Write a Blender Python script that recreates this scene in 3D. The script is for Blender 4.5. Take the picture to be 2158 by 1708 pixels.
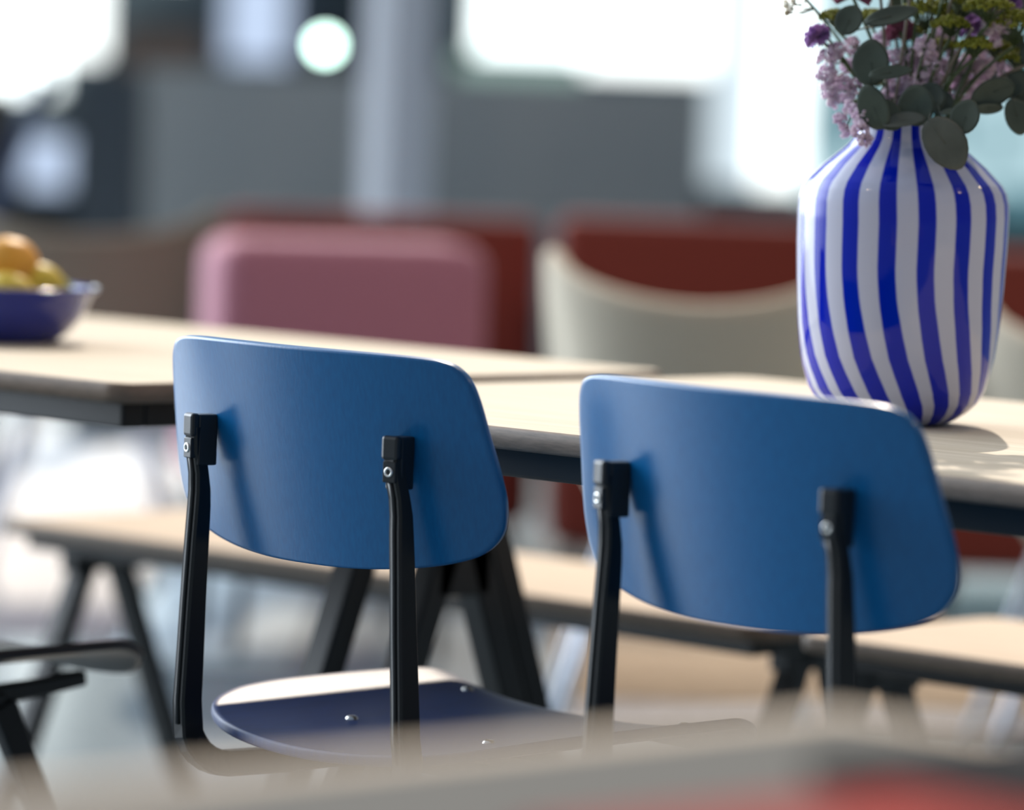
import bpy, bmesh, math, random
from mathutils import Vector, Matrix
random.seed(7)
SC = bpy.context.scene
COL = SC.collection
for o in list(bpy.data.objects): bpy.data.objects.remove(o)

# ------------------------------------------------------------------ camera
FPX = 10091.98                      # focal length in pixels of the 2158x1708 frame
BETA, PITCH, ROLL = math.radians(45.408), math.radians(3.8348), math.radians(2.0794)
CAM = Vector((3.64886, -3.11006, 1.05839))
RH = Vector((math.cos(BETA), math.sin(BETA), 0)); DH = Vector((-math.sin(BETA), math.cos(BETA), 0)); UP = Vector((0, 0, 1))
FW = DH*math.cos(PITCH) - UP*math.sin(PITCH); U2 = UP*math.cos(PITCH) + DH*math.sin(PITCH)
CR = RH*math.cos(ROLL) + U2*math.sin(ROLL); CU = U2*math.cos(ROLL) - RH*math.sin(ROLL)
cd = bpy.data.cameras.new('camera'); cam = bpy.data.objects.new('camera', cd); COL.objects.link(cam)
m = Matrix.Identity(4)
for i in range(3): m[i][0] = CR[i]; m[i][1] = CU[i]; m[i][2] = -FW[i]; m[i][3] = CAM[i]
cam.matrix_world = m
cd.sensor_fit = 'HORIZONTAL'; cd.sensor_width = 36; cd.lens = FPX*36/2158; cd.clip_end = 200; cd.clip_start = .1
cd.dof.use_dof = True; cd.dof.focus_distance = 4.40; cd.dof.aperture_fstop = 2.65
SC.camera = cam

# ------------------------------------------------------------------ world, sun, exposure
SUN_DIR = Vector((.82, -.93, -1.0)).normalized()
sd = bpy.data.lights.new('sun', 'SUN'); sd.energy = 3.1; sd.angle = math.radians(.7); sd.color = (1, .87, .72)
so = bpy.data.objects.new('sun', sd); COL.objects.link(so); so.rotation_euler = SUN_DIR.to_track_quat('-Z', 'Y').to_euler()
W = bpy.data.worlds.new('world'); SC.world = W; W.use_nodes = True
nt = W.node_tree; nt.nodes.clear()
tc = nt.nodes.new('ShaderNodeTexCoord')
dot = nt.nodes.new('ShaderNodeVectorMath'); dot.operation = 'DOT_PRODUCT'
dv = (DH*.62 - RH*.75 + UP*.2).normalized(); dot.inputs[1].default_value = dv
nt.links.new(tc.outputs['Generated'], dot.inputs[0])
mr = nt.nodes.new('ShaderNodeMapRange'); mr.inputs[1].default_value = -1; mr.inputs[2].default_value = 1
nt.links.new(dot.outputs['Value'], mr.inputs[0])
cr = nt.nodes.new('ShaderNodeValToRGB'); nt.links.new(mr.outputs[0], cr.inputs[0])
e = cr.color_ramp.elements
e[0].position = 0; e[0].color = (.20, .215, .25, 1)
e[1].position = 1; e[1].color = (12.0, 13.3, 14.6, 1)
q = e.new(.45); q.color = (.30, .33, .40, 1)
q = e.new(.70); q.color = (.38, .44, .53, 1)
q = e.new(.90); q.color = (.62, .72, .84, 1)
bg = nt.nodes.new('ShaderNodeBackground'); bg.inputs[1].default_value = .85
nt.links.new(cr.outputs[0], bg.inputs[0])
wo = nt.nodes.new('ShaderNodeOutputWorld'); nt.links.new(bg.outputs[0], wo.inputs[0])
SC.view_settings.view_transform = 'Standard'; SC.view_settings.look = 'None'
SC.view_settings.exposure = 0.0; SC.view_settings.gamma = 1; SC.view_settings.use_curve_mapping = False
# small warm ceiling spotlights of the hall (they make the glints on glass)
for i, (x, y, z) in enumerate([(-.3, 3.0, 3.4), (1.6, 3.6, 3.4), (.6, 1.2, 3.3), (-1.9, 1.4, 3.4), (2.6, 1.7, 3.3), (.2, -1.6, 3.3)]):
    ld = bpy.data.lights.new('ceiling_spotlight', 'POINT'); ld.energy = 22; ld.color = (1, .72, .45); ld.shadow_soft_size = .05
    lo = bpy.data.objects.new('ceiling_spotlight', ld); COL.objects.link(lo); lo.location = (x, y, z)

# ------------------------------------------------------------------ helpers
def at(px, py, d):
    """point seen at a photo position, at distance d along the view axis"""
    return CAM + (FW + CR*((px-1079)/FPX) - CU*((py-854)/FPX))*d

def mat(name, col, rough=.5, metal=0, spec=.5, coat=0, coatr=.1, grain=None, bump=0, emis=None, es=0, sheen=0, transl=0):
    M = bpy.data.materials.new(name); M.use_nodes = True; n = M.node_tree; b = n.nodes['Principled BSDF']
    b.inputs['Base Color'].default_value = (*col, 1); b.inputs['Roughness'].default_value = rough
    b.inputs['Metallic'].default_value = metal; b.inputs['Specular IOR Level'].default_value = spec
    b.inputs['Coat Weight'].default_value = coat; b.inputs['Coat Roughness'].default_value = coatr
    b.inputs['Sheen Weight'].default_value = sheen
    if emis: b.inputs['Emission Color'].default_value = (*emis, 1); b.inputs['Emission Strength'].default_value = es
    if grain:
        col2, scale, stretch = grain
        t = n.nodes.new('ShaderNodeTexCoord'); mp = n.nodes.new('ShaderNodeMapping'); mp.inputs['Scale'].default_value = stretch
        nz = n.nodes.new('ShaderNodeTexNoise'); nz.inputs['Scale'].default_value = scale; nz.inputs['Detail'].default_value = 5
        rp = n.nodes.new('ShaderNodeValToRGB'); rp.color_ramp.elements[0].position = .32; rp.color_ramp.elements[1].position = .7
        rp.color_ramp.elements[0].color = (*col2, 1); rp.color_ramp.elements[1].color = (*col, 1)
        n.links.new(t.outputs['Object'], mp.inputs[0]); n.links.new(mp.outputs[0], nz.inputs['Vector'])
        n.links.new(nz.outputs[0], rp.inputs[0]); n.links.new(rp.outputs[0], b.inputs['Base Color'])
        if bump:
            bp = n.nodes.new('ShaderNodeBump'); bp.inputs['Strength'].default_value = bump; bp.inputs['Distance'].default_value = .002
            n.links.new(nz.outputs[0], bp.inputs['Height']); n.links.new(bp.outputs[0], b.inputs['Normal'])
    if transl:
        tr = n.nodes.new('ShaderNodeBsdfTranslucent'); mx = n.nodes.new('ShaderNodeMixShader'); mx.inputs[0].default_value = transl
        src = b.inputs['Base Color'].links[0].from_socket if b.inputs['Base Color'].links else None
        if src: n.links.new(src, tr.inputs[0])
        else: tr.inputs[0].default_value = (*col, 1)
        n.links.new(b.outputs[0], mx.inputs[1]); n.links.new(tr.outputs[0], mx.inputs[2])
        n.links.new(mx.outputs[0], n.nodes['Material Output'].inputs[0])
    return M

M = {}
M['blue'] = mat('blue_stained_ply', (.0, .122, .33), .30, spec=.5, grain=((.0, .100, .28), 60, (6, 6, 1)), bump=.05)
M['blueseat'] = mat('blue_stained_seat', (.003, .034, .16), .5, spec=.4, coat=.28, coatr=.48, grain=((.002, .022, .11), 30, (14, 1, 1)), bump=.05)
M['black'] = mat('black_powder_coat', (.006, .007, .008), .38, spec=.45)
M['plastic'] = mat('black_plastic', (.012, .014, .016), .34, spec=.5)
M['steel'] = mat('screw_steel', (.75, .75, .72), .25, metal=1)
M['hole'] = mat('screw_recess', (.05, .05, .05), .5)
M['oak'] = mat('pale_oak', (.60, .53, .42), .62, spec=.22, grain=((.49, .42, .31), 9, (.6, 9, 1)), bump=.03)
M['oakb'] = mat('bench_oak', (.58, .45, .32), .6, spec=.22, grain=((.47, .35, .24), 9, (.6, 9, 1)), bump=.03)
M['edge'] = mat('shaded_oak_edge', (.27, .20, .15), .5, spec=.3, grain=((.18, .135, .10), 60, (1, 1, 8)))  # side faces of the oak darkened in colour for the shade they face
M['greytop'] = mat('grey_table_laminate', (.115, .115, .108), .85, spec=.1)
M['red'] = mat('rust_red_fabric', (.24, .05, .035), .9, spec=.2, sheen=.1, grain=((.21, .042, .03), 90, (1, 1, 1)))
M['redpaper'] = mat('red_card', (.24, .02, .014), .85, spec=.08)
M['pink'] = mat('dusty_pink_fabric', (.47, .19, .25), .9, spec=.2, sheen=.2, grain=((.44, .175, .23), 90, (1, 1, 1)))
M['beige'] = mat('beige_upholstery', (.62, .55, .44), .9, spec=.2, grain=((.58, .51, .40), 90, (1, 1, 1)))
M['brown'] = mat('shaded_beige_upholstery', (.27, .24, .19), .9, spec=.2, grain=((.24, .215, .17), 90, (1, 1, 1)))  # darker copy of the beige cloth, shade painted in
M['alu'] = mat('brushed_aluminium', (.55, .58, .65), .4, metal=.7)
M['navyglass'] = mat('blue_enamel', (.012, .03, .30), .12, spec=.7, coat=.5, coatr=.05)
M['orange'] = mat('orange_peel', (.85, .42, .04), .45, grain=((.80, .36, .03), 60, (1, 1, 1)), bump=.1)
M['lemon'] = mat('lemon_peel', (.82, .62, .06), .45, grain=((.76, .55, .05), 60, (1, 1, 1)), bump=.1)
M['lime'] = mat('lime_peel', (.35, .45, .04), .45, grain=((.28, .38, .03), 60, (1, 1, 1)), bump=.1)
M['euc'] = mat('eucalyptus_leaf', (.075, .105, .08), .6, grain=((.045, .065, .05), 30, (1, 1, 1)), transl=.12)
M['euc2'] = mat('eucalyptus_leaf_grey', (.13, .15, .13), .6, grain=((.075, .09, .075), 30, (1, 1, 1)), transl=.1)
M['stem'] = mat('green_stem', (.06, .10, .035), .55)
M['stemg'] = mat('woody_stem', (.17, .15, .12), .6)
M['statice'] = mat('white_lilac_petal', (.95, .88, .92), .8, grain=((.70, .56, .70), 160, (1, 1, 1)), transl=.5)
M['cream'] = mat('cream_floret', (.68, .60, .42), .8, transl=.3)
M['purple'] = mat('purple_petal', (.46, .26, .56), .8, grain=((.34, .17, .46), 80, (1, 1, 1)), transl=.3)
M['mauve'] = mat('mauve_petal', (.30, .10, .16), .8, grain=((.2, .06, .1), 80, (1, 1, 1)), transl=.3)
M['fennel'] = mat('fennel_floret', (.24, .26, .02), .7, transl=.25)
M['wall'] = mat('dark_hall_wall', (.028, .042, .052), .7, grain=((.02, .032, .042), 1.5, (1, 1, 1)))
M['part'] = mat('grey_partition', (.33, .36, .36), .7, grain=((.28, .32, .33), 2, (1, 1, 1)))
M['floor'] = mat('polished_concrete', (.19, .26, .30), .25, spec=.6, grain=((.155, .215, .25), 2.5, (1, 1, 1)))
M['rug'] = mat('tan_rug', (.44, .33, .22), .95, spec=.1, grain=((.34, .25, .17), 25, (1, 1, 1)), bump=.3)
M['rugfr'] = mat('grey_rug', (.27, .25, .25), .95, spec=.1, grain=((.17, .155, .15), 30, (1, 1, 1)), bump=.3)
M['column'] = mat('painted_column', (.72, .82, .92), .5)
M['navy'] = mat('navy_panel', (.018, .035, .05), .5)
M['wood'] = mat('brown_board', (.13, .09, .07), .6)
def glow(name, col, s):
    return mat(name, (.02, .02, .02), .3, emis=col, es=s)
M['g_white'] = glow('daylit_pane_white', (.94, 1, .98), 2.6)
M['g_hot'] = glow('daylit_pane_bright', (.9, 1, 1), 3.2)
M['g_blue'] = glow('daylit_pane_blue', (.62, .76, 1), .95)
M['g_teal'] = glow('daylit_pane_teal', (.55, .80, .87), .85)
M['g_pale'] = glow('daylit_pane_pale', (.78, .92, 1), 1.0)
M['g_lo'] = glow('daylit_pane_foliage', (.62, .9, .82), .55)
M['g_teald'] = glow('daylit_pane_deep_teal', (.11, .27, .33), .8)
M['g_mint'] = glow('lamp_glass_mint', (.68, 1, .86), 14)
M['g_mint2'] = glow('lamp_glass_pale', (.55, .78, .70), 9)
M['g_lil'] = glow('lamp_glass_lilac', (.45, .52, .85), 9)

def link(name, bm, mats, parent=None, smooth=True, loc=None):
    me = bpy.data.meshes.new(name); bm.normal_update(); bm.to_mesh(me); bm.free()
    if not isinstance(mats, (list, tuple)): mats = [mats]
    for k in mats: me.materials.append(M[k])
    if smooth:
        for p in me.polygons: p.use_smooth = True
    o = bpy.data.objects.new(name, me); COL.objects.link(o)
    if loc is not None: o.location = loc
    if parent: o.parent = parent
    return o
def thing(name, label, cat, loc=(0, 0, 0), rz=0, group=None):
    o = bpy.data.objects.new(name, None); COL.objects.link(o); o.empty_display_size = .05
    o.location = loc; o.rotation_euler = (0, 0, rz); return tag(o, label, cat, group)
def tag(o, label, cat, group=None):
    o['label'] = label; o['category'] = cat
    if group: o['group'] = group
    return o
def struct(o): o['kind'] = 'structure'; return o
def dup(root, loc, rz, label, group=None, over=None):
    r = root.copy(); COL.objects.link(r); r.location = loc; r.rotation_euler = (0, 0, rz); r['label'] = label
    if group: r['group'] = group
    def rec(a, b):
        for ch in [c for c in bpy.data.objects if c.parent == a]:
            c = ch.copy(); COL.objects.link(c); c.parent = b; rec(ch, c)
    rec(root, r); return r
def box(bm, x0, x1, y0, y1, z0, z1, bev=0, seg=2, mtx=None, mi=0):
    v = [bm.verts.new((x, y, z)) for x in (x0, x1) for y in (y0, y1) for z in (z0, z1)]
    F = [(0, 1, 3, 2), (4, 6, 7, 5), (0, 4, 5, 1), (2, 3, 7, 6), (0, 2, 6, 4), (1, 5, 7, 3)]
    fs = [bm.faces.new([v[i] for i in f]) for f in F]
    for f in fs: f.material_index = mi
    if bev:
        es = list({e for f in fs for e in f.edges})
        r = bmesh.ops.bevel(bm, geom=es, offset=bev, segments=seg, profile=.5, affect='EDGES')
        vs = list({vv for f in r['faces'] for vv in f.verts} | {x for x in v if x.is_valid})
        for f in r['faces']: f.material_index = mi
    else: vs = v
    if mtx is not None: bmesh.ops.transform(bm, matrix=mtx, verts=vs)
    return vs
def sweep(bm, pts, secs, cap=True, mi=0):
    """pts centre points; secs: list of rings (lists of Vectors)"""
    rings = [[bm.verts.new(p+q) for q in s] for p, s in zip(pts, secs)]
    n = len(rings[0])
    for a, b in zip(rings, rings[1:]):
        for i in range(n):
            f = bm.faces.new((a[i], a[(i+1) % n], b[(i+1) % n], b[i])); f.material_index = mi
    if cap:
        bm.faces.new(rings[0][::-1]); bm.faces.new(rings[-1])
def tube(bm, pts, rad, n=8, ell=None):
    pts = [Vector(p) for p in pts]; secs = []
    if not isinstance(rad, (list, tuple)): rad = [rad]*len(pts)
    ref = None
    for i, p in enumerate(pts):
        t = (pts[min(i+1, len(pts)-1)] - pts[max(i-1, 0)]).normalized()
        if ref is None: ref = t.orthogonal().normalized()
        ref = (ref - t*ref.dot(t)).normalized(); b = t.cross(ref)
        secs.append([(ref*math.cos(a) + b*math.sin(a))*rad[i] for a in [2*math.pi*k/n for k in range(n)]])
    sweep(bm, pts, secs)
def bar(bm, pts, side, w, d, bev=.002):
    """rectangular profile: w along 'side', d perpendicular to path and side (lists allowed for d)"""
    pts = [Vector(p) for p in pts]; side = Vector(side).normalized(); secs = []
    if not isinstance(d, (list, tuple)): d = [d]*len(pts)
    if not isinstance(w, (list, tuple)): w = [w]*len(pts)
    for i, p in enumerate(pts):
        t = (pts[min(i+1, len(pts)-1)] - pts[max(i-1, 0)]).normalized()
        s = (side - t*side.dot(t)).normalized(); b = t.cross(s); hw, hd = w[i]/2, d[i]/2; c = min(bev, hw*.6, hd*.6)
        secs.append([s*x + b*y for x, y in [(-hw, -hd+c), (-hw+c, -hd), (hw-c, -hd), (hw, -hd+c), (hw, hd-c), (hw-c, hd), (-hw+c, hd), (-hw, hd-c)]])
    sweep(bm, pts, secs)
def catmull(P, n=8, closed=False):
    out = []; N = len(P); rng = N if closed else N-1
    for i in range(rng):
        g = lambda k: Vector(P[k % N]) if closed else Vector(P[max(0, min(N-1, k))])
        p0, p1, p2, p3 = g(i-1), g(i), g(i+1), g(i+2)
        for j in range(n):
            t = j/n
            out.append(.5*((2*p1) + (p2-p0)*t + (2*p0-5*p1+4*p2-p3)*t*t + (3*p1-p0-3*p2+p3)*t**3))
    if not closed: out.append(Vector(P[-1]))
    return out
def lathe(bm, prof, n=48, mi=0, uv=None):
    rings = [[bm.verts.new((r*math.cos(2*math.pi*k/n), r*math.sin(2*math.pi*k/n), z)) for k in range(n)] for r, z in prof]
    for i in range(len(rings)-1):
        for k in range(n):
            a, b = rings[i], rings[i+1]; f = bm.faces.new((a[k], a[(k+1) % n], b[(k+1) % n], b[k])); f.material_index = mi
            if uv: 
                U = uv
                for lp, (kk, rr) in zip(f.loops, ((k, i), (k+1, i), (k+1, i+1), (k, i+1))): lp[U].uv = (kk/n, prof[rr][1])
    return rings

def sheet(outline, centre, surf, thick, rings=14, round_edge=True):
    """closed curved sheet: 2D outline mapped by surf(u,v)->(point, normal)"""
    bm = bmesh.new(); n = len(outline); S = []
    for side in (0, 1):
        R = []
        for r in range(rings+1):
            s = 1 if r == rings else (.996 if r == rings-1 else .975*r/(rings-2))
            R.append([])
            for o in outline:
                u = centre[0] + s*(o[0]-centre[0]); v = centre[1] + s*(o[1]-centre[1])
                if r == 0 and len(R[0]): R[0].append(R[0][0]); continue
                P, N = surf(u, v); off = (thick if side else 0)
                if r == rings: off = thick*(.78 if side else .22)
                elif r == rings-1:
                    pass
                R[-1].append(bm.verts.new(P + N*off))
        S.append(R)
    for side, R in enumerate(S):
        for r in range(rings):
            for k in range(n):
                k2 = (k+1) % n
                vs = [R[r][k], R[r+1][k], R[r+1][k2], R[r][k2]]
                if r == 0: vs = [R[0][0], R[1][k], R[1][k2]]
                bm.faces.new(vs if side else vs[::-1])
    for k in range(n):
        k2 = (k+1) % n
        bm.faces.new((S[0][rings][k], S[0][rings][k2], S[1][rings][k2], S[1][rings][k]))
    bmesh.ops.recalc_face_normals(bm, faces=bm.faces)
    return bm

# ------------------------------------------------------------------ setting
def view_box(px0, px1, py0, py1, d, thick=.2, name='wall', m_='wall', z0=None, z1=None, smooth=False, bev=0, parent=None):
    """upright box facing the camera side of the hall, spanning photo columns px0..px1 at distance d"""
    pm = at((px0+px1)/2, (py0+py1)/2, d); 
    zb = at((px0+px1)/2, py1, d).z if z0 is None else z0
    zt = at((px0+px1)/2, py0, d).z if z1 is None else z1
    w = (px1-px0)/FPX*d
    bm = bmesh.new(); box(bm, -w/2, w/2, 0, thick, 0, zt-zb, bev, 3)
    o = link(name, bm, m_, parent, smooth=smooth or bev > 0); o.location = (pm.x, pm.y, zb); o.rotation_euler = (0, 0, BETA); return o

bm = bmesh.new(); box(bm, -35, 35, -35, 35, -.05, 0); o = struct(link('floor', bm, 'floor', smooth=False)); o.location = (-8, 8, 0); o.rotation_euler = (0, 0, BETA)
struct(view_box(-900, 3300, 0, 0, 26, .3, 'wall_back', 'wall', 0, 7))
wins = [  # px0 px1 py0/py1 or z0,z1, distance, material
    (-420, 120, None, 185, 25.8, 'g_hot'), (120, 215, None, 120, 25.7, 'g_white'), (475, 605, None, 130, 25.8, 'g_blue'),
    (1005, 1590, None, 118, 25.8, 'g_hot'), (960, 1230, 118, 158, 25.8, 'g_lo'), (1230, 1500, 118, 150, 25.8, 'g_white'), (1500, 1600, -60, 390, 25.5, 'g_pale'), (1600, 1700, -60, 395, 25.5, 'g_white'),
    (215, 400, -500, -60, 25.7, 'g_hot'), (640, 960, -500, -120, 25.7, 'g_teal')]  # both panes on this line are unseen, added to brighten the floor by reflection
n_ = 1
for a, b, t, bt, d, mm in wins:
    kw = {'z1': 4.5} if t is None else {}
    struct(view_box(a, b, t or 0, bt, d, .1, 'window_%d' % n_, mm, **kw)); n_ += 1
# glazed end of the hall behind the vase
gl = view_box(1700, 2500, 0, 430, 25.4, .1, 'window_%d' % n_, 'g_teal', z1=4.5); struct(gl); n_ += 1
for a, b, t, bt, mm in [(2085, 2125, 270, 330, 'g_teald'), (1730, 1800, 180, 330, 'g_teald'), (1860, 2030, 60, 300, 'g_teald'), (2060, 2300, 60, 180, 'g_teald'), (2090, 2300, 400, 470, 'g_teald')]:
    struct(view_box(a, b, t, bt, 25.0, .1, 'window_%d' % n_, mm)); n_ += 1
struct(view_box(50, 140, 290, 400, 20, .1, 'window_%d' % n_, 'g_blue')); n_ += 1

pt = view_box(300, 1488, 165, 0, 14.5, .25, 'partition', 'part', z0=0, z1=at(900, 162, 14.5).z)
tag(pt, 'low grey partition wall behind the red sofas', 'partition')
nv = view_box(165, 298, 150, 0, 13.6, .3, 'cabinet', 'navy', z0=0); tag(nv, 'tall dark navy cabinet at the left end of the grey partition', 'cabinet')
br = view_box(250, 430, 60, 140, 16, .04, 'board', 'wood'); br.location.z = .0
bm = bmesh.new()
br_t = br; tag(br, 'brown wooden board standing behind the grey partition', 'board')
# make the board reach the floor
br.scale.z = at(340, 62, 16).z/(at(340, 60, 16).z-at(340, 140, 16).z)
pc = view_box(764, 828, 40, 0, 12.6, .22, 'column', 'column', z0=0, z1=3.2); pc.rotation_euler.z = BETA-.55; tag(pc, 'pale blue painted square column in front of the grey partition', 'column')

# globe lamps on the partition
def globe(px, py, d, r, mm, label):
    p_ = at(px, py, d); zb = pt.location.z + at(900, 162, 14.5).z
    t = thing('globe_lamp', label, 'lamp', (p_.x, p_.y, zb), 0, 'small globe lamps on the partition')
    bm = bmesh.new(); bmesh.ops.create_uvsphere(bm, u_segments=20, v_segments=12, radius=r); link('lamp_globe', bm, mm, t, loc=(0, 0, p_.z-zb))
    bm = bmesh.new(); lathe(bm, [(.0005, 0), (.03, 0), (.03, .008), (.006, .012), (.006, max(p_.z-zb-r, .013)), (.0005, max(p_.z-zb-r, .014))], 16); link('lamp_base', bm, 'black', t)
globe(685, 95, 14.62, .028, 'g_mint', 'small round mint glowing lamp left of the pale column top')
globe(782, 98, 14.62, .022, 'g_mint2', 'small round pale lamp right at the pale column top')
globe(798, -8, 14.62, .022, 'g_lil', 'small round lilac lamp highest above the pale column')

# ------------------------------------------------------------------ rugs and painted floor light
bm = bmesh.new(); box(bm, -.85, 2.2, -.60, .60, 0, .005, .002, 1); o = link('rug', bm, 'rug'); o.location = at(1480, 1385, 9.45).xy.to_3d(); o.rotation_euler = (0, 0, BETA)
o.location = (CAM.x + DH.x*8.82 + RH.x*.95, CAM.y + DH.y*8.82 + RH.y*.95, 0); tag(o, 'tan rug on the floor in front of the red sofas', 'rug')
bm = bmesh.new(); box(bm, -.85, 2.2, -.22, .22, 0, .005, .002, 1); o = link('rug', bm, 'rugfr')
o.location = (CAM.x + DH.x*7.97 + RH.x*.95, CAM.y + DH.y*7.97 + RH.y*.95, 0); o.rotation_euler = (0, 0, BETA); tag(o, 'mottled grey rug on the floor in front of the tan rug', 'rug')

M['sunfloor'] = mat('sunlit_floor_white', (.90, .92, .93), .6, spec=.3, grain=((.86, .88, .90), 3, (1, 1, 1)))  # not a rug: white sheet whose colour stands in for sunlit floor
bm = bmesh.new(); box(bm, -2.5, .08, 0, 5.1, 0, .005, .002, 1); o = link('rug', bm, 'sunfloor')
o.location = (CAM.x + DH.x*8.85 - RH.x*.80, CAM.y + DH.y*8.85 - RH.y*.80, 0); o.rotation_euler = (0, 0, BETA+.03); tag(o, 'large white sheet painted as sunlit floor at the far left', 'rug')
M['floorsheen'] = mat('pale_blue_floor_sheen', (.55, .66, .72), .7, spec=.3, grain=((.48, .60, .66), 3, (1, 1, 1)))  # not a rug: pale blue sheet imitating light reflected by the floor
bm = bmesh.new(); box(bm, 0, .33, 0, 2.4, 0, .005, .002, 1); o = link('rug', bm, 'floorsheen')
o.location = (CAM.x + DH.x*8.5 - RH.x*.71, CAM.y + DH.y*8.5 - RH.y*.71, 0); o.rotation_euler = (0, 0, BETA); tag(o, 'narrow pale blue sheet painted as floor reflection, seen between bench and blue chair seat', 'rug')
# ------------------------------------------------------------------ tables and benches
def slab(x0, x1, y0, y1, z0, z1, r=.025, bev=.003):
    """board with rounded corners; faces on the rim use material 1"""
    pts = []
    for cx, cy, a0 in ((x1-r, y0+r, -90), (x1-r, y1-r, 0), (x0+r, y1-r, 90), (x0+r, y0+r, 180)):
        for k in range(7):
            a = math.radians(a0 + 15*k); pts.append((cx + r*math.cos(a), cy + r*math.sin(a)))
    bm = bmesh.new(); n = len(pts); cx, cy = (x0+x1)/2, (y0+y1)/2
    def ring(z, ins):
        o = []
        for x, y in pts:
            o.append(bm.verts.new((x - math.copysign(min(ins, 1), x-cx), y - math.copysign(min(ins, 1), y-cy), z)))
        return o
    rs = [ring(z0, bev), ring(z0+bev, 0), ring(z1-bev, 0), ring(z1, bev)]
    for a, b in zip(rs, rs[1:]):
        for i in range(n):
            f = bm.faces.new((a[i], a[(i+1) % n], b[(i+1) % n], b[i])); f.material_index = 1; f.smooth = True
    bm.faces.new(rs[0][::-1]).material_index = 1; bm.faces.new(rs[-1])
    return bm
def beams(x0, x1, y0, y1, z0, z1, t=.03):
    bm = bmesh.new()
    box(bm, x0, x1, y0, y0+t, z0, z1, .003); box(bm, x0, x1, y1-t, y1, z0, z1, .003)
    box(bm, x0, x0+t, y0+t, y1-t, z0, z1, .003); box(bm, x1-t, x1, y0+t, y1-t, z0, z1, .003); return bm
def aframe(parent, x, yc, ztop, splay, w=.036, zap=None):
    """pair of splayed sheet-steel legs meeting under the top"""
    tops_ = .045 if (zap is None and splay < .39) else .022
    zap = zap or ztop
    for s in (-1, 1):
        bm = bmesh.new()
        bar(bm, [(x, yc + s*tops_, zap), (x, yc + s*(tops_ + splay*zap), 0)], (1, 0, 0), w, w*.95, .003)
        link('leg', bm, 'black', parent, smooth=False)
    if zap < ztop - .02:
        bm = bmesh.new(); box(bm, x-w/2, x+w/2, yc-.04, yc+.04, zap-.05, ztop, .003); link('leg_post', bm, 'black', parent, smooth=False)
    else:
        bm = bmesh.new(); box(bm, x-w/2, x+w/2, yc-.06, yc+.06, ztop-.03, ztop, .003); link('leg_bracket', bm, 'black', parent, smooth=False)
def table(name, label, cat, x0, x1, y0, y1, zt, th, tops, group, frames, splay, fh=.028, w=.036, inset=.03):
    t = thing(name, label, cat, ((x0+x1)/2, (y0+y1)/2, 0), 0, group); ox, oy = (x0+x1)/2, (y0+y1)/2
    link(name.split('_')[-1]+'_top', slab(x0-ox, x1-ox, y0-oy, y1-oy, zt-th, zt), tops, t, smooth=False)
    link('support_frame', beams(x0-ox+inset, x1-ox-inset, y0-oy+inset, y1-oy-inset, zt-th-fh, zt-th), 'black', t, smooth=False)
    for fx, fy, zap in frames: aframe(t, fx-ox, fy-oy, zt-th-fh+.004, splay, w, zap)
    return t
table('dining_table', 'pale oak table top with black legs carrying the blue fruit bowl', 'table', -1.98, -.0895, .015, .825, .74, .021, ['oak', 'edge'], 'long oak dining tables', [(-.125, .53, .545), (-.17, .53, None), (-1.85, .45, None)], .37)
table('dining_table', 'pale oak table behind the blue chairs carrying the striped vase', 'table', 0, 3.2, 0, .85, .74, .021, ['oak', 'edge'], 'long oak dining tables', [(.97, .425, None), (2.4, .425, None)], .37)
table('bench', 'long oak bench on black A-shaped legs behind the blue chairs', 'bench', -1.432, -.035, .926, 1.275, .448, .020, ['oakb', 'edge'], 'oak benches along the far side', [(-1.33, 1.03, None), (-.10, 1.1, None)], .40, .02, .032)
table('bench', 'oak bench at the right edge, below the striped vase', 'bench', .026, 1.5, .926, 1.275, .448, .020, ['oakb', 'edge'], 'oak benches along the far side', [(.07, 1.02, None), (1.4, 1.1, None)], .40, .02, .032)
# the nearest table, out of focus at the bottom of the picture
t = thing('foreground_table', 'grey topped table with rim painted pale as if sunlit, closest at the bottom edge', 'table', (2.955, -1.668, 0))
x0, x1, y0, y1 = -.95, .95, -.425, .425; RW = .03
link('table_top', slab(x0+RW, x1-RW, y0+RW, y1-RW, .719, .7402, .01, .001), ['greytop', 'greytop'], t, smooth=False)
bm = bmesh.new()
for b_ in ((x0, x1, y0, y0+RW), (x0, x1, y1-RW, y1), (x0, x0+RW, y0+RW, y1-RW), (x1-RW, x1, y0+RW, y1-RW)): box(bm, *b_, .719, .74, .002, 2)
M['rim'] = mat('sunlit_rim_paint', (.56, .46, .35), .7, spec=.15, grain=((.49, .40, .30), 9, (.6, 9, 1)))  # bright rim colour stands in for a sunlit strip along the table edge
link('rim', bm, 'rim', t, smooth=False)['label'] = 'rim painted pale as if sunlit'
link('support_frame', beams(x0+.04, x1-.04, y0+.04, y1-.04, .69, .719), 'black', t, smooth=False)
for fx in (x0+.12, x1-.12): aframe(t, fx, 0, .69, .37)
bm = bmesh.new(); box(bm, -.11, .13, -.13, .115, 0, .006, .002); box(bm, -.107, .127, -.127, .112, .0062, .009, .001)
o = link('menu_folder', bm, 'redpaper'); o.location = (2.365, -1.60, .7403); tag(o, 'red folder lying on the nearest grey table', 'folder')

bm = bmesh.new(); box(bm, -.24, .24, -.10, .10, 0, .012, .004, 2); M['mattblack'] = mat('matt_black_card', (.010, .011, .013), .9, spec=.05)
o = link('folder', bm, 'mattblack'); o.location = (2.42, -1.365, .7403); tag(o, 'black folder lying on the nearest grey table behind the red one', 'folder')
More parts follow.
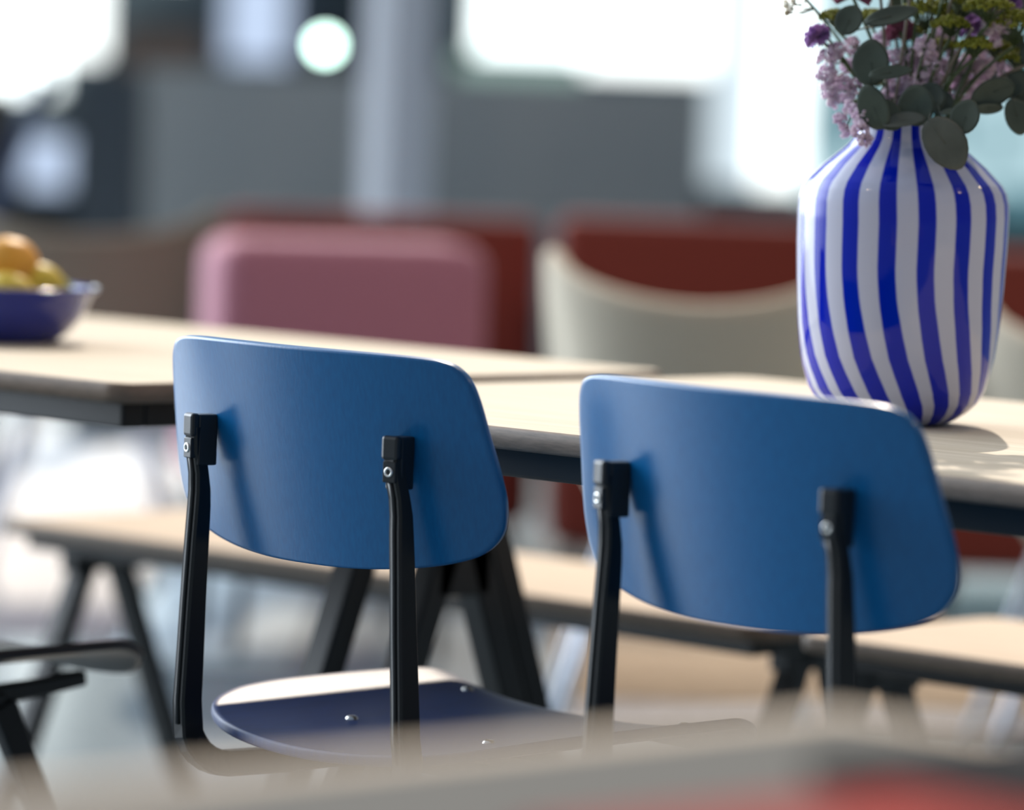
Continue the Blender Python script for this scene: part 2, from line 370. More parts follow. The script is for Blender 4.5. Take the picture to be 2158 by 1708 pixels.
# ------------------------------------------------------------------ blue chairs
def build_chair(label, loc, rz):
    t = thing('plywood_chair', label, 'chair', loc, rz, 'blue plywood chairs at the oak tables')
    # backrest
    half = [(0, .8115), (.08, .8115), (.155, .8105), (.188, .807), (.204, .796), (.212, .777), (.219, .740), (.2255, .705), (.2275, .680), (.222, .656), (.203, .637), (.170, .625), (.12, .616), (.06, .611), (0, .610)]
    P = [(x-.005, z) for x, z in half + [(-x, z) for x, z in half[-2:0:-1]]]
    out = catmull([(x, z, 0) for x, z in P], 7, True)
    def bs(u, v):
        y = -.003 + .90*u*u + .20*(.74-v); N = Vector((-1.8*u, 1, .20)).normalized(); return Vector((u, y, v)), N
    link('backrest', sheet([(o_.x, o_.y) for o_ in out], (-.005, .71), bs, .0095, 17), 'blue', t)
    # seat
    half = [(0, .452), (.10, .450), (.165, .444), (.202, .418), (.216, .37), (.220, .31), (.221, .24), (.219, .17), (.208, .11), (.178, .062), (.11, .030), (0, .018)]
    P = half + [(-x, z) for x, z in half[-2:0:-1]]
    out = catmull([(x, z, 0) for x, z in P], 7, True)
    def zs(u, v):
        f = max(0, (v-.37)/.08); g = max(0, abs(u)-.13)
        return .4415 + .012*(v-.17) + .46*u*u + .6*g*g - .014*f*f*(1 + 1.2*abs(u)/.2)
    def ss(u, v):
        h = 1e-3; z = zs(u, v); N = Vector((-(zs(u+h, v)-z)/h, -(zs(u, v+h)-z)/h, 1)).normalized(); return Vector((u, v, z)) - N*.010, N
    link('seat', sheet([(o_.x, o_.y) for o_ in out], (0, .25), ss, .010, 17), 'blueseat', t)
    for x, y in ((-.095, .167), (.095, .167), (-.15, .372), (.15, .372)):
        bm = bmesh.new(); lathe(bm, [(.0001, .0026), (.003, .0024), (.0055, .0012), (.0062, -.001)], 16)
        o_ = link('seat_screw', bm, 'steel', t); o_.location = (x, y, zs(x, y)+.0006)
    for s in (-1, 1):
        # back support: upright, bend, run forward under the seat
        pts = [(.1372, -.005, .728), (.1378, -.003, .705), (.1390, .002, .685), (.1397, .0045, .668), (.1403, .005, .652), (.1425, .0055, .62), (.146, .0062, .56), (.1496, .0075, .50), (.1514, .008, .468), (.1526, .011, .445)]
        cx, cz, R_ = .050, .445, .040
        for k in range(1, 7):
            a = math.radians(180 + 15*k); pts.append((.1535 - .002*k, cx + R_*math.cos(a), cz + R_*math.sin(a)))
        pts += [(.138, .12, .404), (.132, .22, .405), (.128, .34, .412), (.126, .40, .418)]
        ds = [.014, .0145, .015, .0175, .019, .0205, .0225, .0245, .0255, .026, .026, .026, .025, .025, .025, .025, .025, .022, .018, .016]
        pts = [(s*x, y, z) for x, y, z in pts]
        if s < 0: pass
        bm = bmesh.new(); bar(bm, pts, (s, 0, 0), [.0165]*len(pts), ds[:len(pts)], .0022)
        bs_ = link('back_support', bm, 'black', t, smooth=False)
        # rib pressed along the back of the support
        bm = bmesh.new(); rp = [(x + .0, y - d_/2 - .0004, z) for (x, y, z), d_ in zip(pts[1:10], ds[1:10])]
        bar(bm, rp, (1, 0, 0), .0055, .003, .001); link('rib', bm, 'black', bs_, smooth=True)
        # bracket
        ang = math.atan(1.5*.139)*s
        mt = Matrix.Translation((s*.1368, 0, 0)) @ Matrix.Rotation(ang, 4, 'Z')
        bm = bmesh.new()
        box(bm, -.0092, .0092, -.0135, -.004, .7185, .7405, .003, 2, mt); box(bm, -.0085, .0088, -.006, .0150, .6915, .7395, .002, 2, mt)
        bk = link('bracket', bm, 'plastic', t, smooth=False)
        bm = bmesh.new(); box(bm, -.0070, .0070, -.0128, -.006, .6985, .7175, .0008, 1, mt); link('screw_plate', bm, 'plastic', bk, smooth=False)
        c = mt @ Vector((0, -.0132, .708)); ax = mt.to_3x3() @ Vector((0, -1, 0))
        bm = bmesh.new(); lathe(bm, [(.0024, -.0015), (.0024, .0003), (.0031, .0009), (.0040, .0009), (.0047, .0003), (.0047, -.0015)], 24)
        bmesh.ops.transform(bm, matrix=Matrix.Translation(c) @ ax.to_track_quat('Z', 'Y').to_matrix().to_4x4(), verts=bm.verts); link('screw', bm, 'steel', bk)['label'] = 'shiny steel screw'
        bm = bmesh.new(); lathe(bm, [(.0001, -.0005), (.0024, -.0005)], 16)
        bmesh.ops.transform(bm, matrix=Matrix.Translation(c) @ ax.to_track_quat('Z', 'Y').to_matrix().to_4x4(), verts=bm.verts); link('screw_socket', bm, 'hole', bk)
        # compass legs
        for q_, (ya, yb) in enumerate(((.27, .44), (.22, .06))):
            bm = bmesh.new(); bar(bm, [(s*.150, ya, .400), (s*.172, (ya+yb)/2, .20), (s*.19, yb, 0)], (1, 0, 0), .018, [.032, .026, .016], .002); link('leg', bm, 'black', t, smooth=False)
    bm = bmesh.new(); box(bm, -.155, .155, .215, .275, .394, .414, .003); link('under_seat_frame', bm, 'black', t, smooth=False)
    return t
c1 = build_chair('blue plywood chair with black frame, the left one in focus, back towards us', (.3938, -.1767, 0), math.radians(-.4))
c2 = dup(c1, (.9362, -.1874, 0), math.radians(-3.5), 'blue plywood chair with black frame directly in front of the striped vase')
c0 = dup(c1, (-.345, -.31, 0), math.radians(2), 'dark chair of which only the seat tip shows at the left edge')

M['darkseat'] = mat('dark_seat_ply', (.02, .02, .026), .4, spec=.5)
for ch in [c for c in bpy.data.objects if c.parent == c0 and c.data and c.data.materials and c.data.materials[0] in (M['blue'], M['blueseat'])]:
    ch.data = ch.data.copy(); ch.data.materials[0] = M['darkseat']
# ------------------------------------------------------------------ vase
VB = Vector((.573, .450, .7402))
prof = [(.0005, .0), (.044, .0), (.052, .002), (.060, .006), (.0705, .013), (.080, .0225), (.0865, .034), (.0925, .055), (.0950, .067), (.0985, .095), (.1012, .135), (.1030, .175), (.1035, .205), (.1028, .218), (.1000, .2285), (.0955, .236), (.0890, .2425), (.0790, .2525), (.0665, .263), (.0575, .2705), (.0510, .278), (.0480, .285), (.0470, .291), (.0480, .296), (.0495, .298), (.0470, .298), (.0450, .290), (.0460, .280), (.060, .262), (.085, .235), (.0985, .20), (.097, .13), (.088, .06), (.05, .01), (.0005, .008)]
def twist(z):
    T = [(0, .55), (.01, .44), (.031, .31), (.05, .22), (.067, .15), (.09, .09), (.12, .03), (.15, 0), (.2, 0), (.25, -.03), (.3, -.06)]
    for (a, b), (c, d) in zip(T, T[1:]):
        if a <= z <= c: return b + (d-b)*(z-a)/(c-a)
    return T[-1][1]
dense = []
for (a, b), (c, d) in zip(prof, prof[1:]):
    for k in range(4): dense.append((a+(c-a)*k/4, b+(d-b)*k/4))
dense.append(prof[-1])
Mv = bpy.data.materials.new('striped_glass'); Mv.use_nodes = True; n = Mv.node_tree; b = n.nodes['Principled BSDF']
b.inputs['Roughness'].default_value = .06; b.inputs['Specular IOR Level'].default_value = .4; b.inputs['Coat Weight'].default_value = 0; b.inputs['Coat Roughness'].default_value = .03
uvn = n.nodes.new('ShaderNodeUVMap'); sx = n.nodes.new('ShaderNodeSeparateXYZ'); n.links.new(uvn.outputs[0], sx.inputs[0])
fr = n.nodes.new('ShaderNodeMath'); fr.operation = 'PINGPONG'; fr.inputs[1].default_value = .5; n.links.new(sx.outputs[0], fr.inputs[0])
# y holds the stripe half width
sb = n.nodes.new('ShaderNodeMath'); sb.operation = 'SUBTRACT'; n.links.new(fr.outputs[0], sb.inputs[0]); n.links.new(sx.outputs[1], sb.inputs[1])
mr2 = n.nodes.new('ShaderNodeMapRange'); mr2.inputs[1].default_value = -.03; mr2.inputs[2].default_value = .03; n.links.new(sb.outputs[0], mr2.inputs[0])
mx = n.nodes.new('ShaderNodeMix'); mx.data_type = 'RGBA'; n.links.new(mr2.outputs[0], mx.inputs[0])
mx.inputs[6].default_value = (.0, .014, .50, 1); mx.inputs[7].default_value = (.60, .63, .78, 1)
n.links.new(mx.outputs[2], b.inputs['Base Color'])
tr = n.nodes.new('ShaderNodeBsdfTranslucent'); n.links.new(mx.outputs[2], tr.inputs[0]); ms = n.nodes.new('ShaderNodeMixShader'); ms.inputs[0].default_value = .06
n.links.new(b.outputs[0], ms.inputs[1]); n.links.new(tr.outputs[0], ms.inputs[2]); n.links.new(ms.outputs[0], n.nodes['Material Output'].inputs[0])
M['vase'] = Mv
t = thing('vase', 'rounded glass vase with blue and white swirling stripes', 'vase', VB)
bm = bmesh.new(); U = bm.loops.layers.uv.new('UVMap'); NN = 136
rings = [[bm.verts.new((r*math.cos(2*math.pi*k/NN), r*math.sin(2*math.pi*k/NN), z)) for k in range(NN)] for r, z in dense]
# camera-facing direction angle, used so the first stripe sits as in the photo
CAMANG = math.atan2(CAM.y-VB.y, CAM.x-VB.x); STR = 17
def ucoord(k, z):
    ang = 2*math.pi*k/NN - CAMANG          # 0 faces the camera, + to the right
    return (ang - twist(z) + .137)/(2*math.pi)*STR + STR
for i in range(len(rings)-1):
    for k in range(NN):
        a_, b_ = rings[i], rings[i+1]; f = bm.faces.new((a_[k], a_[(k+1) % NN], b_[(k+1) % NN], b_[k]))
        for lp, (kk, rr) in zip(f.loops, ((k, i), (k+1, i), (k+1, i+1), (k, i+1))):
            z = dense[rr][1]; hwid = .232 + .07*max(0, (.13-z)/.13)
            lp[U].uv = (ucoord(kk, z), hwid)
vo = link('vase_body', bm, 'vase', t)
bm = bmesh.new(); lathe(bm, [(.0005, .19), (.094, .19), (.094, .192), (.0005, .192)], 32)
M['water'] = mat('vase_water', (.25, .30, .28), .05, spec=.5); link('water', bm, 'water', t)

# ------------------------------------------------------------------ flowers
VD = 4.66
def gp(px, py, dd=0): return at(px, py, VD+dd)
NECK = VB + Vector((0, 0, .286))
def stem_pts(tip, off=(0, 0)):
    base = VB + Vector((off[0]*.5, off[1]*.5, .19)); nk = NECK + Vector((off[0], off[1], 0)); tip = Vector(tip)
    return catmull([base, nk, nk.lerp(tip, .5) + Vector((0, 0, .012)), tip], 6)
def leaf(bm, c, r1, r2, ang, tilt=0, cup=.15, nrm=None):
    """oval leaf facing the camera side: r1 along ang (photo plane), r2 across; tilt turns it about its long axis"""
    a = math.radians(ang); ax = CR*math.cos(a) + CU*math.sin(a); sd_ = -CR*math.sin(a) + CU*math.cos(a)
    tl = math.radians(tilt); sd_ = sd_*math.cos(tl) + FW*math.sin(tl); nn = ax.cross(sd_)
    R = 5; N_ = 20; rr = []
    for side in (0, 1):
        rs = []
        for i in range(R+1):
            s = i/R; row = []
            for k in range(N_):
                th = 2*math.pi*k/N_; x = math.cos(th); y = math.sin(th)
                pinch = 1 - .22*max(0, x)**2 
                p_ = c + ax*(r1*s*x) + sd_*(r2*s*y*pinch) + nn*(cup*r2*(s*s)*(y*y*.9 - .3*x*x) + (.0007 if side else 0))
                row.append(p_)
            if i == 0: rs.append([bm.verts.new(c + nn*(.0007*side))]*N_)
            else: rs.append([bm.verts.new(p_) for p_ in row])
        rr.append(rs)
        for i in range(R):
            for k in range(N_):
                k2 = (k+1) % N_; vs = [rs[i][k], rs[i+1][k], rs[i+1][k2], rs[i][k2]] if i else [rs[0][0], rs[1][k], rs[1][k2]]
                bm.faces.new(vs if side else vs[::-1])
    for k in range(N_):
        k2 = (k+1) % N_; bm.faces.new((rr[0][R][k], rr[0][R][k2], rr[1][R][k2], rr[1][R][k]))
S1 = 1/2165.                      # metres per photo pixel at the vase
def euc(label, tip, leaves, off, m_='euc', depth=0):
    t = thing('eucalyptus_branch', label, 'leafy branch', NECK, 0, 'eucalyptus branches in the vase')
    bm = bmesh.new(); P = stem_pts(tip, off); tube(bm, [p_-NECK for p_ in P], [.0022]*6 + [.0016]*(len(P)-6), 7); link('stem', bm, 'stemg', t)
    for (px, py, r1, r2, ang, tilt, dd, mm) in leaves:
        c = gp(px, py, dd) - NECK; bm = bmesh.new(); leaf(bm, c, r1*S1, r2*S1, ang, tilt)
        q_ = c - (CR*math.cos(math.radians(ang)) + CU*math.sin(math.radians(ang)))*r1*S1*.98
        best = min(P, key=lambda p_: (p_-NECK-q_).length) - NECK
        tube(bm, [q_, q_.lerp(best, .5) + CU*.001, best], .0009, 5); tube(bm, [q_, c + FW*-.0008], .0007, 5)
        link('leaf', bm, mm, t)
    return t
euc('eucalyptus branch with grey leaves hanging over the right shoulder of the vase', gp(2050, 60, -.03),
    [(1992, 303, 62, 46, -56, 12, -.075, 'euc2'), (2035, 246, 38, 33, 70, 25, -.07, 'euc'), (1932, 222, 44, 40, 95, 20, -.05, 'euc'), (2010, 235, 30, 12, 10, 60, -.05, 'euc')], (.018, .006))
euc('eucalyptus branch with dark oval leaves at the left above the vase neck', gp(1850, -60, -.02),
    [(1836, 132, 50, 40, 88, 18, -.05, 'euc'), (1841, 226, 50, 33, 112, 20, -.06, 'euc'), (1905, 254, 46, 22, 8, 45, -.06, 'euc2'), (1790, 42, 34, 30, 60, 20, -.03, 'euc'), (1868, 243, 40, 32, -40, 15, -.055, 'euc')], (-.012, -.012))
euc('eucalyptus branch reaching to the right edge of the photo', gp(2175, 130, 0),
    [(2092, 194, 48, 30, 200, 15, -.02, 'euc'), (2080, 228, 34, 14, 182, 40, -.02, 'euc'), (2143, 246, 40, 30, -75, 20, -.02, 'euc'), (2140, 178, 40, 26, 40, 20, 0, 'euc'), (2170, 215, 40, 30, -20, 30, .01, 'euc'), (2172, 110, 30, 22, 60, 20, 0, 'euc')], (.03, .022))
euc('eucalyptus branch with flat dark leaves across the middle of the bouquet', gp(1930, -90, -.04),
    [(1878, 34, 58, 22, 14, 30, -.06, 'euc'), (1877, 153, 46, 15, 8, 20, -.07, 'euc'), (1960, 205, 32, 40, 80, 30, -.02, 'euc'), (1985, 215, 24, 34, 80, 40, -.01, 'euc')], (.0, -.02))
def florets(bm, c, R, n, r, flat=1.0):
    for _ in range(n):
        v = Vector((random.gauss(0, 1), random.gauss(0, 1), random.gauss(0, 1))).normalized()*R*random.uniform(.35, 1)**.5; v.z *= flat
        res = bmesh.ops.create_icosphere(bm, subdivisions=1, radius=r*random.uniform(.6, 1.25)); 
        q_ = Vector((random.gauss(0, 1), random.gauss(0, 1), random.gauss(0, 1))).normalized()
        mt = Matrix.Translation(c+v) @ q_.to_track_quat('Z', 'Y').to_matrix().to_4x4() @ Matrix.Diagonal((1.15, 1, .55, 1)); bmesh.ops.transform(bm, matrix=mt, verts=res['verts'])
def spray(label, tip, clusters, mm, off, name, cat, group, stem='stem', r=.0030, dens=46):
    t = thing(name, label, cat, NECK, 0, group); P = stem_pts(tip, off)
    bm = bmesh.new(); tube(bm, [p_-NECK for p_ in P], .0014, 6)
    for (px, py, R, dd) in clusters:
        c = gp(px, py, dd) - NECK; best = min(P, key=lambda p_: (p_-NECK-c - Vector((0, 0, -.02))).length) - NECK
        tube(bm, [best, best.lerp(c, .5) + Vector((0, 0, -.003)), c], .0008, 5)
    link('stem', bm, stem, t)
    for (px, py, R, dd) in clusters:
        bm = bmesh.new(); florets(bm, gp(px, py, dd)-NECK, R*1.12*S1, int(dens*(R/22)**1.6)+8, r); link('flower_head', bm, mm, t, smooth=False)
    return t
G1 = 'white and lilac flower sprays in the vase'
spray('white lilac flower spray on the left side of the bouquet', gp(1735, 70, .0), [(1745, 125, 22, 0), (1742, 160, 20, 0), (1748, 190, 20, 0), (1775, 175, 18, .01), (1762, 105, 16, 0), (1757, 215, 13, 0)], 'statice', (-.03, -.01), 'statice_spray', 'flower', G1)
spray('lilac flower spray drooping over the left of the vase neck', gp(1800, 215, -.04), [(1818, 250, 20, -.05), (1815, 275, 18, -.055), (1824, 296, 13, -.055), (1790, 225, 14, -.03), (1772, 250, 13, -.02), (1781, 276, 12, -.02), (1805, 232, 12, -.04)], 'statice', (-.036, -.02), 'statice_spray', 'flower', G1)
spray('pale pink flower spray low in the middle of the bouquet', gp(1905, 80, .03), [(1880, 128, 22, .03), (1912, 120, 24, .03), (1935, 140, 24, .03), (1895, 170, 24, .02), (1920, 175, 22, .02), (1885, 190, 16, .02), (1905, 205, 18, .02), (1940, 110, 20, .04)], 'statice', (-.0, .02), 'statice_spray', 'flower', G1)
spray('pink flower spray to the right of the middle stems', gp(2010, 90, .05), [(2000, 150, 26, .05), (1985, 120, 22, .05), (2025, 130, 24, .05), (2040, 165, 22, .05), (2010, 185, 22, .05), (2055, 130, 20, .05), (1990, 75, 20, .05), (2080, 140, 16, .05), (1975, 175, 18, .05)], 'statice', (.02, .03), 'statice_spray', 'flower', G1)
spray('cream and pink flower spray near the top right of the bouquet', gp(2100, 20, 0), [(2098, 45, 24, 0), (2115, 52, 18, 0), (2085, 60, 15, 0), (2095, 85, 14, .01)], 'statice', (.03, .0), 'statice_spray', 'flower', G1)
spray('tiny cream flowers poking out at the top left of the bouquet', gp(1690, -10, .02), [(1655, 8, 7, .02), (1664, 18, 7, .02), (1672, 4, 6, .02), (1658, 28, 5, .02)], 'cream', (-.03, .01), 'cream_spray', 'flower', 'cream flowers in the vase', dens=60, r=.0015)
spray('lilac flower spray in front of the two straight stems', gp(1960, 70, -.02), [(1950, 95, 20, -.01), (1965, 130, 18, 0), (1940, 165, 16, 0), (1925, 200, 18, .01), (1972, 165, 16, .01), (1960, 200, 16, .02)], 'statice', (.005, -.005), 'statice_spray', 'flower', G1)
spray('pink flower spray deep among the stems at the right', gp(2060, 100, .06), [(2050, 185, 18, .06), (2070, 165, 18, .06), (2030, 200, 16, .05), (2100, 120, 20, .06), (2070, 110, 18, .07), (2120, 150, 18, .06)], 'statice', (.025, .03), 'statice_spray', 'flower', G1)
spray('pale spray behind the left oval leaves', gp(1800, 90, .03), [(1795, 95, 18, .03), (1790, 140, 18, .03), (1800, 180, 16, .02), (1860, 85, 18, .04), (1865, 200, 14, .02), (1785, 205, 14, .01)], 'statice', (-.02, .02), 'statice_spray', 'flower', G1)
def carnation(label, px, py, R, dd, off, mm, ang=0):
    t = thing('carnation', label, 'flower', NECK, 0, 'purple ruffled flowers in the vase'); c = gp(px, py, dd) - NECK; P = stem_pts(gp(px, py, dd), off)
    bm = bmesh.new(); tube(bm, [p_-NECK for p_ in P], .0017, 6); link('stem', bm, 'stem', t)
    bm = bmesh.new(); r = R*S1
    for k in range(26):
        th = random.uniform(0, 2*math.pi); el = random.uniform(-.5, 1.3); d = Vector((math.cos(th)*math.cos(el), math.sin(th)*math.cos(el), math.sin(el)))
        s_ = d.orthogonal().normalized(); u_ = d.cross(s_); N_ = 9; ctr = bm.verts.new(c); prev = None; arc = []
        for j in range(N_):
            a = math.radians(-38 + 76*j/(N_-1)); rr = r*random.uniform(.85, 1.08)
            arc.append(bm.verts.new(c + d*rr*math.cos(a) + s_*rr*math.sin(a) + u_*r*.12*(1 if j % 2 else -1)))
        for a_, b_ in zip(arc, arc[1:]): bm.faces.new((ctr, a_, b_))
    link('flower_head', bm, mm, t)
carnation('purple ruffled flower at the left edge of the bouquet', 1722, 78, 30, 0, (-.03, .0), 'purple')
carnation('dark pink ruffled flower at the top of the bouquet', 1797, -6, 44, 0, (-.02, .01), 'mauve')
carnation('mauve flower behind the two dark flat leaves', 1897, 66, 32, .02, (-.005, .02), 'mauve')
carnation('purple flower among the yellow-green sprays at the top right', 2045, 60, 30, .05, (.02, .02), 'purple')
carnation('deep purple flower at the very top right of the bouquet', 2120, 5, 34, .03, (.03, .02), 'purple')
def fennel(label, px, py, R, dd, off, n=34):
    t = thing('fennel_umbel', label, 'flower', NECK, 0, 'yellow-green fennel umbels in the vase'); top = gp(px, py, dd) - NECK; r = R*S1
    hub = top - Vector((0, 0, r*.95)); P = stem_pts(hub+NECK, off)
    bm = bmesh.new(); tube(bm, [p_-NECK for p_ in P], .0015, 6)
    tips = []
    for k in range(n):
        a = 2.399963*k; q_ = math.sqrt((k+.5)/n); tp = hub + Vector((math.cos(a)*r*q_, math.sin(a)*r*q_, r*(1.15 - .4*q_*q_)))
        tube(bm, [hub, hub.lerp(tp, .6), tp], .0005, 4); tips.append(tp)
    link('stem', bm, 'stem', t)
    bm = bmesh.new()
    for tp in tips: florets(bm, tp, r*.2, 12, .0019)
    link('flower_head', bm, 'fennel', t, smooth=False)
FN = [(2055, 90, 34, -.02, (.02, 0), 'below the purple flower on the right'), (1952, 15, 52, .02, (.005, .01), 'in the top middle'), (2140, 40, 60, 0, (.034, .01), 'at the top right corner'), (2148, 115, 40, .02, (.036, .02), 'at the right edge above the round leaves'), (2030, -10, 55, .03, (.02, .02), 'behind the thin stems at the top'), (1760, 30, 30, .03, (-.02, .02), 'at the top left beside the purple flower'), (1985, 90, 26, .03, (.01, .02), 'behind the two straight stems'), (2085, 5, 48, -.02, (.03, 0), 'above the cream and pink spray'), (2005, 45, 36, -.01, (.02, -.01), 'between the purple flower and the middle'), (2100, 95, 32, .04, (.03, .02), 'behind the round leaves on the right'), (1840, 30, 34, .05, (-.01, .03), 'behind the left flat leaf'), (1925, 60, 30, .05, (0, .03), 'behind the mauve flower'), (2155, 170, 30, .05, (.03, .03), 'lowest at the right edge'), (1905, -80, 60, .02, (0, 0), 'highest, above the frame in the middle'), (2010, -150, 70, -.02, (.01, 0), 'highest, above the frame to the right')]
for px, py, R, dd, off, where in FN[:-2]: fennel('yellow-green fennel umbel ' + where, px, py, R, dd, off)
# upper part of the bouquet above the picture: its shadow falls on the table
for px, py, R, dd, off, where in FN[-2:]: fennel('yellow-green fennel umbel ' + where, px, py, R, dd, off, 50)
euc('eucalyptus branch deep in the middle of the bouquet', gp(1970, -60, .06), [(1900, 15, 40, 30, 70, 20, .07, 'euc'), (1990, 70, 42, 30, 110, 20, .07, 'euc'), (1950, 130, 36, 26, 60, 30, .07, 'euc'), (2030, 20, 40, 30, 40, 30, .07, 'euc'), (1985, 160, 34, 24, 100, 30, .07, 'euc')], (.0, .03))
euc('eucalyptus branch behind the fennel at the top right', gp(2130, -60, .06), [(2070, 30, 42, 32, 70, 20, .07, 'euc'), (2130, 90, 42, 32, 110, 20, .07, 'euc'), (2090, 150, 36, 26, 60, 30, .07, 'euc'), (2150, 20, 40, 30, 40, 30, .07, 'euc'), (2050, 120, 30, 22, 80, 30, .07, 'euc')], (.03, .03))
euc('eucalyptus branch rising highest on the left, above the frame', gp(1830, -330, .05), [(1800, -150, 55, 42, 120, 30, .05, 'euc'), (1870, -200, 55, 42, 50, 30, .05, 'euc'), (1815, -270, 50, 38, 110, 20, .05, 'euc'), (1860, -330, 45, 30, 80, 20, .05, 'euc')], (-.01, .01))
euc('eucalyptus branch rising highest on the right, above the frame', gp(2080, -300, .0), [(2030, -130, 55, 42, 130, 30, 0, 'euc'), (2110, -120, 55, 42, 40, 30, 0, 'euc'), (2060, -220, 50, 38, 110, 20, 0, 'euc'), (2110, -260, 45, 30, 60, 20, 0, 'euc')], (.02, .0))
carnation('dark pink ruffled flower above the frame in the middle', 1950, -180, 55, 0, (.0, .0), 'mauve')

# ------------------------------------------------------------------ fruit bowl
bc = Vector((-.713, .317, .7402))
bc = at(-8, 722, 5.55); bc.z = .7402
t = thing('fruit_bowl', 'deep blue enamel bowl of fruit on the left table', 'bowl', bc)
bm = bmesh.new(); lathe(bm, [(.0005, 0), (.066, 0), (.070, .002), (.084, .012), (.099, .030), (.106, .047), (.109, .056), (.1165, .0615), (.1175, .064), (.1155, .0655), (.105, .060), (.100, .050), (.092, .030), (.078, .014), (.06, .007), (.0005, .006)], 56); link('bowl_body', bm, 'navyglass', t)
def fruit(name, cat, label, r, mm, rel, el=1.0, tip=0, rot=0):
    bm = bmesh.new(); bmesh.ops.create_uvsphere(bm, u_segments=28, v_segments=18, radius=r)
    for v in bm.verts:
        x = v.co.x/r
        v.co.x *= el; 
        if tip: v.co.x += math.copysign(tip*r*abs(x)**8, x)
        if not tip: v.co.z *= .95 - .06*math.exp(-((v.co.x**2+v.co.y**2)/(r*r*.05)))
    o = link(name, bm, mm); o.location = bc + Vector(rel); o.rotation_euler = (0, .2, rot); tag(o, label, cat, 'fruit in the blue bowl')
rv = lambda a, b_: (RH.x*a + DH.x*b_, RH.y*a + DH.y*b_)
fruit('orange', 'orange', 'orange on top of the fruit in the blue bowl', .037, 'orange', (*rv(.012, .0), .086), rot=.3)
fruit('lemon', 'lemon', 'yellow lemon at the right in the blue bowl', .026, 'lemon', (*rv(.047, .0), .066), 1.2, .12, BETA)
fruit('lime', 'lime', 'green lime at the far right in the blue bowl', .024, 'lime', (*rv(.058, .035), .054), 1.1, .08, 1.0)
fruit('lemon', 'lemon', 'yellow lemon below the orange in the blue bowl', .027, 'lemon', (*rv(.018, -.048), .055), 1.2, .12, .4)
fruit('orange', 'orange', 'orange at the left back in the blue bowl', .036, 'orange', (*rv(-.052, .02), .055))
fruit('lime', 'lime', 'green lime under the orange at the left front of the bowl', .024, 'lime', (*rv(-.04, -.05), .048), 1.1, .08, 0)

# ------------------------------------------------------------------ lounge furniture behind
def legs4(t, w, d, h, r=.014, m_='black'):
    for sx in (-1, 1):
        for sy in (-1, 1):
            bm = bmesh.new(); tube(bm, [(sx*w, sy*d, h), (sx*(w+.01), sy*(d+.01), 0)], [r, r*.7], 10); link('leg', bm, m_, t)
def sofa(label, pxa, pxb, ytop, d, mm, group, cat='sofa', depth=.75, bt=.16, z0=.09, lean=.06, arm=True, rz=0, name='sofa', bev=.035, seat_z=.43):
    c = at((pxa+pxb)/2, ytop, d); w = (pxb-pxa)/FPX*d; zt = c.z
    t = thing(name, label, cat, (c.x, c.y, 0), BETA+rz, group)
    bm = bmesh.new(); box(bm, -w/2, w/2, 0, bt, z0, zt, bev, 4)
    for v in bm.verts: v.co.y += lean*(zt-v.co.z)/zt
    link('backrest', bm, mm, t)
    bm = bmesh.new(); box(bm, -w/2+.01, w/2-.01, bt*.8, depth, z0, seat_z, .03, 3); link('seat', bm, mm, t)
    if arm:
        for s in (-1, 1):
            bm = bmesh.new(); box(bm, s*w/2-.045-s*.04, s*w/2+.045-s*.04, bt*.9, depth, z0, min(zt-.12, .60), .03, 3); link('armrest', bm, mm, t)
    for sx in (-1, 1):
        for y in (.08, depth-.08):
            bm = bmesh.new(); tube(bm, [(sx*(w/2-.08), y, z0+.02), (sx*(w/2-.06), y, 0)], [.014, .010], 10); link('leg', bm, 'black', t)
    return t
sofa('rust red sofa behind the pink armchair', 470, 1140, 452, 10.4, 'red', 'rust red sofas', lean=.02)
sofa('rust red sofa behind the beige shell chair', 1178, 1800, 466, 10.0, 'red', 'rust red sofas', lean=.02)
sofa('rust red sofa at the right edge behind the vase', 1960, 2500, 535, 9.75, 'red', 'rust red sofas', lean=.02)
sofa('dusty pink boxy armchair behind the left table', 466, 1048, 512, 8.6, 'pink', None, 'armchair', .6, .30, .3, .0, False, rz=.22, name='armchair', bev=.05, seat_z=.42)
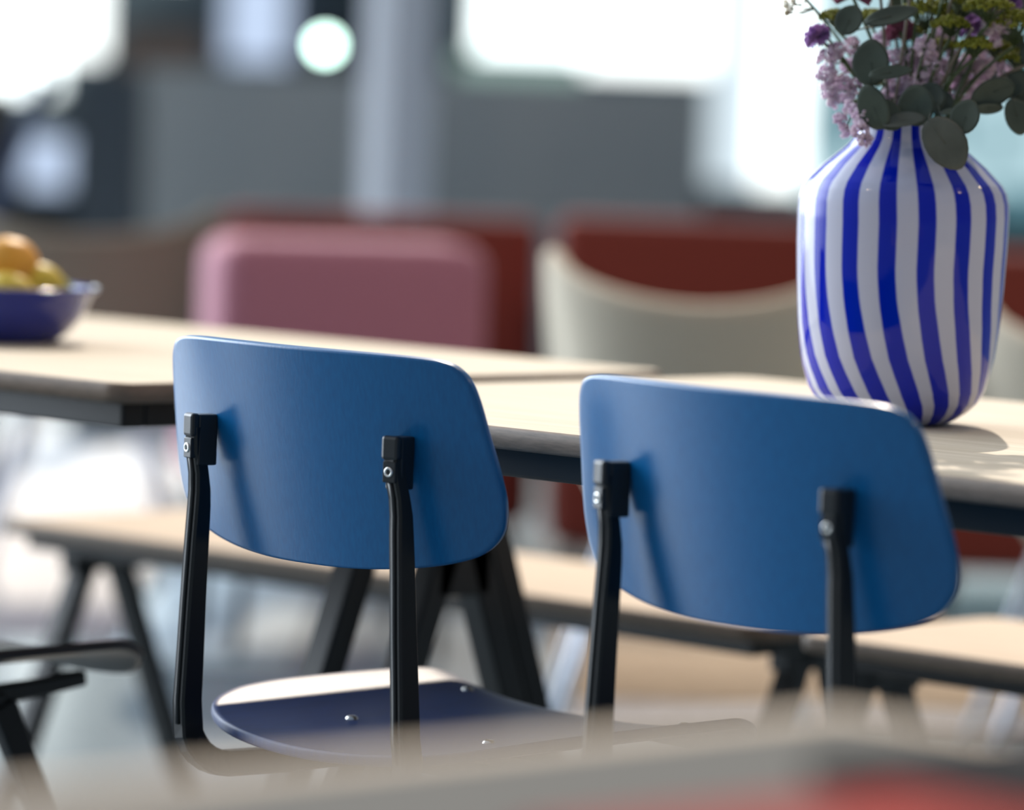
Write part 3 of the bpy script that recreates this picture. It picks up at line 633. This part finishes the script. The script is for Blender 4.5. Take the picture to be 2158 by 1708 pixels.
def shell(label, pxc, yrim, d, mm, rz=0, rad=.235, wing=.085, group='upholstered shell chairs'):
    c = at(pxc, yrim, d); zr = c.z; pos = c + DH*rad
    t = thing('shell_chair', label, 'chair', (pos.x, pos.y, 0), BETA+rz, group)
    bm = bmesh.new(); NA, NV = 41, 12; A0 = 112; th = .026
    def P(i, j, side):
        a = math.radians(-A0 + 2*A0*i/(NA-1)); f = j/NV
        w_ = min(1, abs(math.degrees(a))/80); zt = zr + wing*(w_**1.8) - .25*max(0, (abs(math.degrees(a))-85)/27)**2*.9
        z = .40 + (zt-.40)*f; R = rad*(.56 + .44*f**.8) - (th if side else 0)
        return Vector((R*math.sin(a), -R*math.cos(a), z))
    G = [[[bm.verts.new(P(i, j, s)) for j in range(NV+1)] for i in range(NA)] for s in (0, 1)]
    for i in range(NA): # rounded rim
        for s in (0, 1): G[s][i][NV].co.z -= .006
    rim = [bm.verts.new((G[0][i][NV].co + G[1][i][NV].co)/2 + Vector((0, 0, .009))) for i in range(NA)]
    for i in range(NA-1):
        for j in range(NV):
            bm.faces.new((G[0][i][j], G[0][i+1][j], G[0][i+1][j+1], G[0][i][j+1])); bm.faces.new((G[1][i][j], G[1][i][j+1], G[1][i+1][j+1], G[1][i+1][j]))
        bm.faces.new((G[0][i][NV], G[0][i+1][NV], rim[i+1], rim[i])); bm.faces.new((rim[i], rim[i+1], G[1][i+1][NV], G[1][i][NV]))
        bm.faces.new((G[0][i][0], G[1][i][0], G[1][i+1][0], G[0][i+1][0]))
    for i in (0, NA-1):
        for j in range(NV): bm.faces.new((G[0][i][j], G[0][i][j+1], G[1][i][j+1], G[1][i][j]))
        bm.faces.new((G[0][i][NV], rim[i], G[1][i][NV]))
    bmesh.ops.recalc_face_normals(bm, faces=bm.faces); link('shell', bm, mm, t)
    bm = bmesh.new(); lathe(bm, [(.0005, .46), (rad*.56, .455), (rad*.60, .44), (rad*.58, .41), (rad*.52, .385), (.0005, .38)], 40)
    link('seat_cushion', bm, mm, t)
    for sx in (-1, 1):
        for sy in (-1, 1):
            bm = bmesh.new(); tube(bm, [(sx*.10, sy*.10, .39), (sx*.22, sy*.20, 0)], [.013, .009], 10); link('leg', bm, 'alu', t)
    return t
shell('beige upholstered shell chair left of the striped vase', 1474, 645, 7.2, 'beige', wing=.07)
shell('beige upholstered shell chair right of the striped vase at the edge', 2420, 760, 6.9, 'beige', wing=.07)
shell('upholstered shell chair, painted dark as if in shade, behind the fruit bowl', 165, 497, 9.45, 'brown', rad=.27, wing=.06)
# dark leaning steel post at the far left, not a lamp
t = thing('leaning_post', 'dark leaning post with blue metal arm at the left edge', 'lamp', (*at(-40, 400, 11).xy, 0), BETA)
a_ = at(95, 165, 11) - t.location; a_ = Matrix.Rotation(-BETA, 3, 'Z') @ a_; b_ = at(5, 380, 11) - t.location; b_ = Matrix.Rotation(-BETA, 3, 'Z') @ b_
bm = bmesh.new(); tube(bm, [b_ + Vector((-.12, 0, -.35)), b_, a_], [.02, .022, .022], 12); M['bluemetal'] = mat('blue_metal', (.03, .07, .16), .3, spec=.6); link('arm', bm, 'bluemetal', t)
bm = bmesh.new(); box(bm, -.10, .05, .03, .09, 0, at(0, 190, 11).z, .01); link('post', bm, 'black', t)
